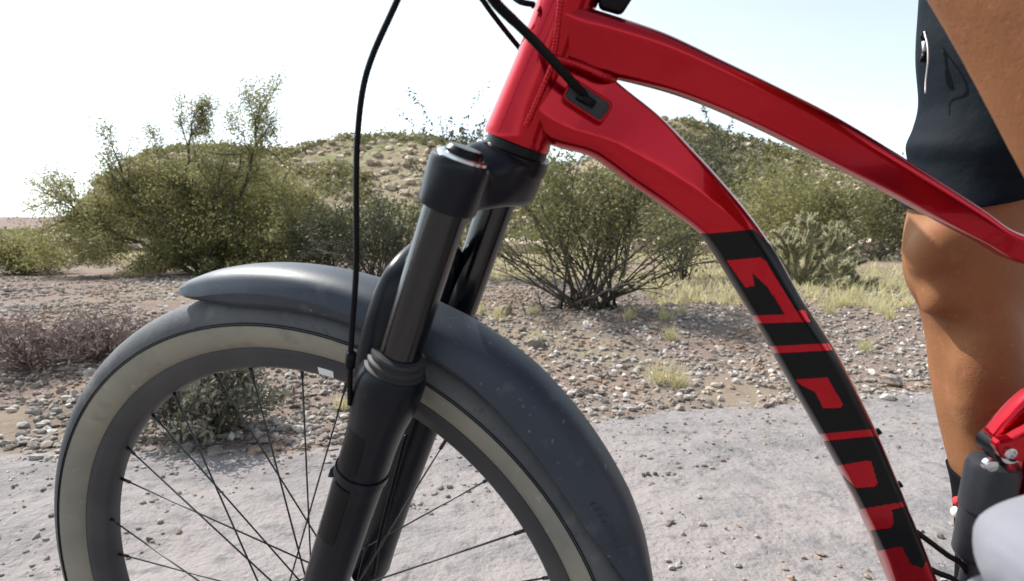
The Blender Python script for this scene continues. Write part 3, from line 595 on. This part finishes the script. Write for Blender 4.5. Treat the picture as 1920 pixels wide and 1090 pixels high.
tt = MB().rings(tubeloft(TT, [.0232, .0230, .0225, .020, .019, .018, .017, .016, .016, .015], 3.0, 90, 48, [.55, .6, .62, .62])).build('top_tube', M['paint'], bike, sharp=50)
DT = [((1075, 45), (985, 240)), ((1112, 100), (1010, 262)), ((1150, 149), (1046, 277)), ((1232, 215), (1112, 297)), ((1292, 276), (1183, 347)), ((1347, 336), (1252, 394)), ((1400, 400), (1312, 440)), ((1446, 466), (1350, 494)), ((1478, 522), (1387, 556)), ((1510, 577), (1427, 622)), ((1555, 645), (1472, 702)), ((1597, 725), (1515, 777)), ((1637, 808), (1560, 856)), ((1675, 900), (1603, 938)), ((1711, 989), (1641, 1020)), ((1736, 1052), (1666, 1085)), ((1768, 1125), (1698, 1158)), ((1810, 1215), (1742, 1250))]
DR = [-.9, -.75, -.62, -.35, -.1, .12, .3, .5, .62, .68, .7, .7, .7, .7, .7, .7, .7, .7]
DTR = tubeloft(DT, [.0268, .0268, .0265, .026, .026, .026, .026, .027, .027, .027, .027, .027, .027], 2.9, 420, 96, DR)
dt = MB().rings(DTR).build('down_tube', M['paint'], bike, sharp=60)
MB().tube([F.at(1776, 1195, -.048), F.at(1776, 1195, .048)], .03, 32).build('bottom_bracket', M['paint'], bike, sharp=40)
# lettering of the down tube: the faces of the black print lie on the tube surface
def inpoly(px, py, poly):
    poly = np.array(poly, float); x, y = poly[:, 0], poly[:, 1]; x2, y2 = np.roll(x, -1), np.roll(y, -1); c = np.zeros(px.shape, bool)
    for a, b, d, e in zip(x, y, x2, y2):
        k = ((b > py) != (e > py)) & (px < (d - a) * (py - b) / (e - b + 1e-12) + a); c ^= k
    return c
def to_px(P):
    d = P - CAM; z = d @ FW; return 960 + FPX * (d @ RT) / z, 545 - FPX * (d @ UP) / z
BLACK = [(1306, 441), (1384, 434), (1412, 430), (1448, 462), (1503, 562), (1554, 640), (1600, 727), (1640, 806), (1678, 898), (1714, 986), (1738, 1050), (1730, 1066), (1707, 1058), (1692, 1025), (1641, 1034), (1638, 1010), (1600, 930), (1556, 850), (1512, 772), (1468, 698), (1424, 616), (1384, 550), (1345, 488)]
REDS = [[(1360, 489), (1426, 483), (1436, 490), (1493, 583), (1512, 581), (1522, 604), (1500, 605), (1418, 608), (1410, 592), (1472, 590), (1440, 540), (1411, 513), (1415, 537), (1398, 540)],
        [(1440, 650), (1535, 645), (1560, 643), (1566, 656), (1542, 659), (1450, 664)],
        [(1490, 712), (1552, 708), (1581, 760), (1576, 766), (1544, 767), (1529, 737), (1500, 722)],
        [(1530, 815), (1634, 805), (1646, 804), (1650, 817), (1639, 819), (1540, 829)],
        [(1566, 874), (1626, 864), (1634, 866), (1646, 907), (1641, 914), (1604, 917), (1586, 900)],
        [(1606, 956), (1689, 942), (1700, 940), (1703, 950), (1673, 957), (1676, 984), (1670, 992), (1628, 996)],
        [(1330, 492), (1363, 489), (1398, 540), (1392, 541)][:0] or [(0, 0), (0, 0), (0, 0)]]
def decals():
    n1, n2 = 900, 96
    rows = crom(DTR.reshape(len(DTR), -1)[::6], n1).reshape(n1, 96, 3)
    near = rows[:, 0:49]                                   # the half that faces the camera side (top edge to bottom edge)
    m = 4; t = np.linspace(0, 48, 48 * m + 1); i = np.minimum(t.astype(int), 47); f = (t - i)[None, :, None]
    G = near[:, i] * (1 - f) + near[:, i + 1] * f
    nx = np.cross(np.gradient(G, axis=0), np.gradient(G, axis=1)); nx /= np.linalg.norm(nx, axis=2)[..., None] + 1e-12
    if (nx[450, 96] @ F.n) > 0: nx = -nx
    G = G + nx * .0004
    cen = (G[:-1, :-1] + G[1:, 1:]) / 2; px, py = to_px(cen.reshape(-1, 3))
    k = inpoly(px, py, BLACK)
    for q in REDS: k &= ~inpoly(px, py, q)
    k = k.reshape(cen.shape[:2]); k[:, :6] = False
    a, b = np.nonzero(k); w = G.shape[1]; idx = a * w + b
    Fq = np.stack([idx, idx + 1, idx + w + 1, idx + w], -1); us, inv = np.unique(Fq, return_inverse=True)
    o = link('frame_lettering', newmesh('frame_lettering', G.reshape(-1, 3)[us], inv.reshape(-1, 4)), M['decal'], dt)
    o['label'] = 'large black block lettering printed on the red down tube'
decals()
# weld beads around the head tube
def bead(name, P, r=.0022, n=46, par=None):
    P = crom(np.array(P), n * 3); g_ = np.random.default_rng(5); q = r * (.95 + .12 * np.abs(np.sin(np.arange(len(P)) * np.pi * .12)) + .12 * np.interp(np.arange(len(P)), np.arange(0, len(P) + 9, 9), g_.uniform(-.5, .7, len(np.arange(0, len(P) + 9, 9))))); return MB().tube(P, q, 8).build(name, M['paint'], par or tt)
def srf(px, py, k): return F.at(px, py, k)
bead('weld_bead', [srf(1052, -6, -.0225), srf(1047, 32, -.0228), srf(1042, 74, -.0230), srf(1037, 106, -.0226)], .0026)
bead('weld_bead', [srf(1034, 108, -.0235), srf(1070, 118, -.0240), srf(1102, 130, -.0242), srf(1132, 143, -.022), srf(1152, 150, -.012)], .0028)
bead('weld_bead', [srf(1040, 112, -.0250), srf(1020, 160, -.0258), srf(1003, 198, -.0262), srf(985, 238, -.0255)], .0026, par=dt)
# cable port on the near side of the down tube
def port():
    c = F.at(1101, 190, -.0245); ax = unit(F.at(1134, 206, -.0245) - F.at(1072, 166, -.0245)); ay = unit(np.cross(F.n, ax)); 
    def rr(w, h, rad, k):
        out = []
        for cx, cy, a0 in ((w - rad, h - rad, 0), (-w + rad, h - rad, 90), (-w + rad, -h + rad, 180), (w - rad, -h + rad, 270)):
            for a in np.linspace(a0, a0 + 90, 6): out.append(c + ax * (cx + rad * math.cos(R(a))) + ay * (cy + rad * math.sin(R(a))) - F.n * k)
        return np.array(out)
    o = MB().rings([rr(.0190, .0090, .005, -.004), rr(.0190, .0090, .005, .0030), rr(.0182, .0082, .0045, .0040), rr(.0172, .0072, .004, .0040)], caps=False).build('cable_port_rim', M['paint'], dt, sharp=40)
    MB().rings([rr(.0176, .0076, .004, -.003), rr(.0176, .0076, .004, .0030), rr(.0160, .0062, .003, .0036)]).build('cable_port', M['port'], dt, sharp=40)
    MB().tube([c - F.n * .003 - ax * .008 - ay * 0, c - F.n * .006 + ax * .006], [.0042, .0030], 10).build('cable_grommet', M['hose'], dt)
port()
for px, py in ((1641, 812), (1681, 911)):
    p = F.at(px, py, 0); n_ = unit(F.at(px + 10, py - 4.5, 0) - p); MB().lathe(p - n_ * .003, n_, [(0, .0045), (.0035, .0048), (.0045, .0030), (.0075, .0030), (.0078, .0012)], 12).build('bottle_bolt', M['black'], dt, sharp=30)
# rubber bumper over the top tube at the head
MB().rings([[F.at(px, py, k) for px, py, k in ((1122, 18, -.012), (1165, 30, -.012), (1165, 30, .012), (1122, 18, .012))], [F.at(px, py, k) for px, py, k in ((1122, -6, -.016), (1187, -4, -.016), (1187, -4, .016), (1122, -6, .016))], [F.at(px, py, k) for px, py, k in ((1120, -60, -.016), (1210, -60, -.016), (1210, -60, .016), (1120, -60, .016))]]).build('stem_clamp', M['black'], bike, bevel=.003)
# ---- head set top, stem and handlebar (above the picture)
MB().lathe(H0 + HA * .152, HA, [(0, .0235), (.02, .020), (.06, .0185), (.062, .010)], 32).build('headset_spacers', M['black'], bike, sharp=40)
SB = H0 + HA * .20
MB().tube([SB, SB - F.u * .05 + F.w * .005], .019, 20).build('stem', M['black'], bike)
BC = SB - F.u * .052 + F.w * .005
wire('handlebar', [BC + W.n * a + F.w * b + F.u * c for a, b, c in ((-.38, .035, .05), (-.20, .028, .015), (-.05, 0, 0), (.05, 0, 0), (.20, .028, .015), (.38, .035, .05))], .0145, M['black'], n=16)
# ---- hoses at the front
HP = [BC - W.n * .26 + F.w * .028 + F.u * .02, W.p(.245, .665, -.12), W.p(.228, .633, -.092), W.p(.2082, .6043, -.088), W.p(.1876, .572, -.09), W.p(.1763, .5479, -.09), W.p(.1682, .5149, -.09), W.p(.1632, .4803, -.09), W.p(.1562, .4194, -.09), W.p(.1462, .3675, -.09), W.p(.1394, .331, -.089), W.p(.132, .30, -.083)]
wire('brake_hose', HP, .0023, M['hose'])
MB().tube([W.p(.1405, .336, -.0895), W.p(.143, .349, -.0895)], [.0042, .0042], 10).build('hose_clip', M['hose'], bike)
wire('brake_hose', [leg(.03, -.24), leg(.025, -.30) + XF * .006, leg(.02, -.36) + XF * .012, leg(.02, -.42) + XF * .02], .0024, M['hose'])
wire('derailleur_cable', [BC - W.n * .22 + F.w * .025 + F.u * .02, F.at(880, -90, -.13), F.at(905, -40, -.10), F.at(928, 4, -.075), F.at(985, 60, -.055), F.at(1040, 118, -.045), F.at(1078, 160, -.036), F.at(1097, 180, -.026)], A([.0036, .0036, .0036, .0034, .0034, .0032])[np.minimum(np.arange(40) // 7, 5)], M['hose'])
wire('dropper_cable', [BC + W.n * .15 + F.w * .02, F.at(870, -60, .0), F.at(905, 0, .0), F.at(940, 48, .015), F.at(974, 90, .028), F.at(1000, 120, .03)], .0022, M['hose'])
wire('cable_stub', [BC + W.n * .10 + F.w * .02, F.at(925, -40, .0), F.at(955, -12, -.01), F.at(975, 3, -.02), F.at(1001, 9, -.012)], .0022, M['hose'])
MB().tube([F.at(998, 4, -.012), F.at(999, 16, -.012)], .0012, 6).build('cable_stub_end', M['hose'], bike)

# ---- shock, link and rear triangle at the lower right
wire('shift_cable', [F.at(1700, 985, -.012), F.at(1735, 1010, -.014), F.at(1775, 1040, -.012), F.at(1806, 1062, -.004), F.at(1830, 1110, 0)], .0026, M['hose'])
wire('shift_cable', [F.at(1730, 1060, -.012), F.at(1760, 1075, -.012), F.at(1790, 1088, -.01), F.at(1815, 1120, 0)], .0026, M['hose'])
S0, S1 = F.at(1871, 836), F.at(1818, 1085); SA = unit(S1 - S0); SL = np.linalg.norm(S1 - S0)
sk = MB().lathe(S0, SA, [(.012, .010), (.016, .0185), (.022, .0205), (.062, .0205), (.064, .0190), (SL - .03, .0185), (SL - .026, .0165), (SL - .02, .0085), (SL + .03, .0085)], 36).build('shock', M['shock'], bike, sharp=35)
MB().tube([S0 - F.n * .013, S0 + F.n * .013], .0105, 24).build('shock_eyelet', M['black'], sk, sharp=40)
for k, q in ((-.0165, .0082), (-.0195, .0045)): MB().tube([S0 + F.n * k, S0 + F.n * (k + .004)], q, 20).build('shock_bolt', M['steel'] if k > -.018 else M['black'], sk, sharp=40)
kb = F.at(1862, 876, -.022); MB().lathe(kb + F.n * .006, -F.n, [(0, .0062), (.004, .0062), (.0055, .005), (.006, .002)], 16).build('shock_knob', M['steel'], sk, sharp=35)
def plate(name, pxs, k, th, m, par=bike): return MB().prism([F.at(a, b, k) for a, b in pxs], F.n * th).build(name, m, par, smoothed=False, bevel=.002)
lk = plate('rocker_link', [(1868, 838), (1876, 828), (1900, 824), (1960, 790), (2060, 760), (2070, 800), (1970, 850), (1925, 868), (1880, 862)], -.030, .010, M['paint'])
lk2 = plate('rocker_link', [(1868, 838), (1876, 828), (1900, 824), (1960, 790), (2060, 760), (2070, 800), (1970, 850), (1925, 868), (1880, 862)], .020, .010, M['paint'])
p = F.at(1893, 849, -.030); MB().lathe(p + F.n * .002, -F.n, [(0, .0050), (.004, .0048), (.0045, .0034), (.003, .0030)], 16).build('link_bolt', M['steel'], lk, sharp=35)
MB().rings(tubeloft([((1850, 812), (1872, 838)), ((1880, 775), (1906, 800)), ((1920, 735), (1950, 765)), ((2000, 670), (2030, 700))], [.010, .010], 3, 16, 24)).build('rocker_arm', M['paint'], bike)
MB().rings(tubeloft([((1790, 1190), (1860, 1215)), ((1895, 960), (1965, 985)), ((1935, 800), (2005, 825)), ((2050, 420), (2120, 445)), ((2095, 270), (2160, 290))], [.019, .019, .018], 2.4, 40, 32)).build('seat_tube', M['paint'], bike)
# rear wheel, chain stays and saddle stand outside the picture
RC = F.p(F.uw(1776, 1195)[0] + .445, F.uw(968, 266)[1] - .535, 0)
def circ(c, rad, n=96): return np.array([c + F.u * rad * math.cos(t) + F.w * rad * math.sin(t) for t in np.linspace(0, 2 * np.pi, n, endpoint=False)])
def torus(c, rad, r2, n=96, m=14):
    return [[c + (F.u * math.cos(t) + F.w * math.sin(t)) * (rad + r2 * math.cos(q)) + F.n * r2 * math.sin(q) for q in np.linspace(0, 2 * np.pi, m, endpoint=False)] for t in np.linspace(0, 2 * np.pi, n, endpoint=False)]
rt_ = MB().rings(torus(RC, .346, .029), closed=True).build('rear_tyre', M['rubber'], bike)
rr_ = MB().rings(torus(RC, .305, .015), closed=True).build('rear_rim', M['rim'], bike)
for i in range(28):
    a = 2 * math.pi * i / 28; MB().tube([RC + F.n * (.025 if i % 2 else -.025), RC + (F.u * math.cos(a) + F.w * math.sin(a)) * .295], .0011, 5).build('spoke', M['spoke'], rr_)
for s in (-1, 1):
    MB().tube([F.at(1800, 1190, .03 * s), RC + F.n * .07 * s], [.014, .010], 14).build('chain_stay', M['paint'], bike)
    MB().tube([F.at(2050, 780, .03 * s), RC + F.n * .07 * s], [.011, .009], 14).build('seat_stay', M['paint'], bike)
ST = F.at(2130, 270)
MB().tube([ST, ST + (ST - F.at(1860, 1190)) * .28], .0155, 16).build('seat_post', M['black'], bike)
SD = ST + (ST - F.at(1860, 1190)) * .29
MB().rings([[SD + F.u * x + F.n * w * math.cos(t) + F.w * (.02 * math.sin(t) + h) for t in np.linspace(0, 2 * np.pi, 16, endpoint=False)] for x, w, h in ((-.15, .012, -.005), (-.13, .022, 0), (-.05, .03, .002), (.03, .05, .006), (.09, .07, .014), (.12, .06, .016), (.13, .02, .014))]).build('saddle', M['black'], bike)

# ================================================================== the rider (only the legs are in view)
def P3(px, py, dep): return CAM + ray(px, py) * dep
rider = thing('person', 'rider in black shorts and black socks standing on the pedals, bare tanned knees', 'person', P3(1900, 1100, .62) * A([1, 1, 0]))
def legloft(pairs, deps, thick, n, ns=40, e=2.2):
    """rings between a front and a back point (pixels at a given depth); thick is the half breadth across"""
    P = np.array([np.concatenate([P3(*a, d), P3(*b, d)]) for (a, b), d in zip(pairs, deps)]); P = crom(P, n)
    T = crom(np.array(thick)[:, None], n)[:, 0]; out = []
    for p, t in zip(P, T):
        c = (p[:3] + p[3:]) / 2; h = (p[:3] - p[3:]) / 2; y = F.n
        out.append([c + h * np.sign(math.cos(a)) * abs(math.cos(a)) ** (2 / e) + y * t * np.sign(math.sin(a)) * abs(math.sin(a)) ** (2 / e) for a in np.linspace(0, 2 * np.pi, ns, endpoint=False)])
    return np.array(out)
# far (right) leg: thigh, knee, calf, ankle
FAR = [((1774, -150), (2030, -190)), ((1766, 0), (2000, -20)), ((1756, 180), (1965, 170)), ((1742, 300), (1938, 300)), ((1726, 372), (1926, 372)), ((1711, 425), (1918, 440)), ((1704, 480), (1914, 505)), ((1711, 540), (1906, 560)), ((1735, 580), (1908, 610)), ((1751, 640), (1917, 680)), ((1762, 720), (1916, 750)), ((1775, 800), (1896, 820)), ((1790, 870), (1868, 880)), ((1804, 930), (1856, 935)), ((1811, 1010), (1858, 1010)), ((1814, 1090), (1862, 1090)), ((1810, 1150), (1875, 1150))]
FD = [.60, .605, .61, .615, .62, .62, .62, .62, .62, .62, .62, .62, .62, .62, .62, .62, .62]
FT = [.080, .078, .070, .064, .060, .056, .054, .051, .050, .052, .053, .046, .036, .030, .029, .031, .034]
FR = legloft(FAR, FD, FT, 110)
# near (left) leg: bent knee above the picture, shin running down to the raised pedal
NEAR = [((1901, -420), (2216, -260)), ((1766, -330), (2146, -150)), ((1711, -210), (2126, -60)), ((1726, -110), (2126, 60)), ((1796, -5), (2156, 200)), ((1866, 105), (2216, 330)), ((1926, 205), (2276, 450)), ((1981, 300), (2326, 560)), ((2056, 440), (2356, 650)), ((2146, 610), (2386, 760)), ((2226, 760), (2421, 860)), ((2266, 850), (2446, 930))]
ND = [.40, .36, .335, .325, .315, .31, .305, .30, .30, .30, .30, .30]
NT = [.070, .060, .055, .052, .052, .054, .056, .056, .050, .040, .033, .033]
NR = legloft(NEAR, ND, NT, 80)
body = MB(); body.rings(FR); body.rings(NR)
# hips joining both thighs
hipc = (FR[0].mean(0) * .5 + NR[0].mean(0) * .5) + A([.16, .10, .16])
body.tube(crom([FR[2].mean(0), FR[0].mean(0) + A([.02, 0, .08]), hipc, NR[1].mean(0) + A([.08, .03, .02]), NR[1].mean(0)], 24), crom(A([.060, .075, .13, .075, .06])[:, None], 24)[:, 0], 24)
body.tube(crom([hipc, hipc + A([-.02, 0, .15]), hipc + A([-.10, 0, .35]), hipc + A([-.20, 0, .48])], 14), crom(A([.14, .135, .16, .07])[:, None], 14)[:, 0], 24)
def blob(c, rx, ry, rz):
    a = np.linspace(0, np.pi, 12)[1:-1]; body.rings([[c + A([rx * math.sin(t) * math.cos(q), ry * math.sin(t) * math.sin(q), rz * math.cos(t)]) for q in np.linspace(0, 2 * np.pi, 20, endpoint=False)] for t in a])
blob(P3(1748, 478, .598), .026, .026, .030); blob(P3(1752, 560, .594), .014, .019, .022); blob(P3(1850, 690, .590), .034, .028, .080); blob(P3(1865, 500, .590), .026, .018, .045)
bo = body.build('body', M['skin'], rider)
rm = bo.modifiers.new('remesh', 'REMESH'); rm.mode = 'VOXEL'; rm.voxel_size = .006; rm.use_smooth_shade = True
sm = bo.modifiers.new('smooth', 'SMOOTH'); sm.factor = .6; sm.iterations = 14
MB().tube(crom([FR[0].mean(0) + A([0, 0, .03]), FR[0].mean(0) + A([.02, 0, .08]), hipc, NR[1].mean(0) + A([.10, .03, .05])], 24), crom(A([.088, .092, .142, .090])[:, None], 24)[:, 0], 28).build('shorts_seat', M['shorts'], rider)
MB().tube(crom([hipc + A([0, 0, .06]), hipc + A([-.02, 0, .15]), hipc + A([-.10, 0, .35]), hipc + A([-.18, 0, .46])], 14), crom(A([.15, .148, .172, .10])[:, None], 14)[:, 0], 28).build('jersey', M['sock'], rider)
# shorts on the far thigh, with a loose hem just above the knee
def grow(Rg, g): c = Rg.mean(1, keepdims=True); d = Rg - c; L = np.linalg.norm(d, axis=2, keepdims=True); return c + d * (1 + np.asarray(g).reshape(-1, 1, 1) / L)
i1 = 33
SH = [((1775, -150), (2050, -190)), ((1763, 0), (2010, 0)), ((1755, 100), (1985, 120)), ((1760, 190), (1965, 200)), ((1748, 240), (1955, 250)), ((1733, 275), (1948, 290)), ((1736, 310), (1942, 325)), ((1730, 340), (1936, 308)), ((1722, 384), (1934, 326)), ((1722, 390), (1933, 329))]
SR = legloft(SH, [.60, .605, .61, .612, .615, .617, .618, .62, .62, .62], [.088, .084, .078, .074, .072, .071, .070, .069, .068, .067], 60, 56)
rr = np.random.default_rng(3); ang = np.linspace(0, 2 * np.pi, 56, endpoint=False)
SR = grow(SR, np.full(60, .004))
fold = .0035 * np.sin(ang * 3 + 1)[None, :, None] * np.linspace(.2, 1, 60)[:, None, None]; cc = SR.mean(1, keepdims=True); SR = cc + (SR - cc) * (1 + fold / .08)
sh = MB(); sh.rings(SR, caps=False); sho = sh.build('shorts', M['shorts'], rider)
so = sho.modifiers.new('solid', 'SOLIDIFY'); so.thickness = .003
hz = .60
MB().tube(crom([P3(1733, 60, hz), P3(1739, 85, hz - .01), P3(1740, 115, hz - .01), P3(1736, 150, hz), P3(1735, 175, hz)], 20), .0008, 6).build('zip_cord', M['white'], sho)
MB().tube([P3(1733, 98, hz), P3(1732, 116, hz)], [.0025, .0035], 8).build('zip_pull', M['hose'], sho)
MB().tube(crom([P3(1737, 62, hz), P3(1728, 65, hz), P3(1730, 74, hz), P3(1738, 72, hz)], 12), .001, 6).build('cord_loop', M['hose'], sho)
MB().tube([P3(1732, 78, hz), P3(1733, 97, hz)], .0017, 6).build('cord_end', M['white'], sho)
# sock and shoe of the far foot
k0 = 84
sk_ = grow(FR[k0:], np.full(len(FR) - k0, .0025)); so_ = MB(); so_.rings(sk_, caps=True); sock = so_.build('sock', M['sock'], rider)
def sockband(i, m, h): MB().rings(grow(FR[i:i + h], np.full(h, .0032)), caps=False).build('sock_stripe', m, sock)
for (a0, b0, w0, h0, m0) in ((1803, 953, 9, 9, M['red_cloth']), (1802, 974, 11, 4, M['white'])):
    pt = P3(a0, b0, .592); MB().lathe(pt + A([.009, .0175, 0]), A([-.35, -1, 0]), [(0, .0050 * w0 / 9), (.0080, .0048 * w0 / 9), (.0086, .003)], 12).build('sock_mark', m0, sock)
def shoe(ankle, fwd, up, L, m, edge, name='shoe'):
    side = unit(np.cross(fwd, up)); prof = [(-.09, .030, .075, 0), (-.075, .038, .085, 0), (-.03, .040, .090, 0), (.03, .042, .075, 0), (.09, .047, .058, 0), (.14, .049, .050, 0), (.175, .044, .045, 0), (.195, .032, .036, .004), (.204, .014, .022, .008)]
    rings = []
    for x, hw, hh, z in prof:
        rings.append([ankle + fwd * x * L / .29 + side * hw * np.sign(math.cos(t)) * abs(math.cos(t)) ** .8 + up * (z + hh / 2 + hh / 2 * np.sign(math.sin(t)) * abs(math.sin(t)) ** .75) for t in np.linspace(0, 2 * np.pi, 28, endpoint=False)])
    rings = crom(np.array(rings).reshape(9, -1), 33).reshape(33, 28, 3)
    o = MB().rings(rings).build(name, m, rider)
    sr = [[ankle + fwd * x * 1.02 * L / .29 + side * (hw + .002) * math.cos(t) + up * (z * .6 - .006 + .009 * math.sin(t)) for t in np.linspace(0, 2 * np.pi, 20, endpoint=False)] for x, hw, hh, z in prof]
    MB().rings(crom(np.array(sr).reshape(9, -1), 33).reshape(33, 20, 3)).build('sole', edge, o)
    return o
fa = P3(1850, 1320, .60); shoe(fa, unit(-F.u), A([0, 0, 1.]), .28, M['sock'], M['hose'])
toe = P3(1878, 1165, .262)
fwd = unit(-F.u + A([0, 0, -.10])); upv = unit(A([0, 0, 1.]) - fwd * fwd[2]); ank = toe - fwd * .205; sdv = unit(np.cross(fwd, upv))
sdv = sdv if sdv @ F.n < 0 else -sdv
sh2 = shoe(ank, fwd, upv, .29, M['shoe'], M['shoe'])
for x, z in ((.150, .034), (.168, .034), (.132, .037), (.142, .024), (.160, .023)):
    c0 = ank + fwd * x + upv * z + sdv * .0475; MB().tube([c0 - fwd * .004, c0 + fwd * .004], .0012, 6).build('vent_slot', M['hose'], sh2)
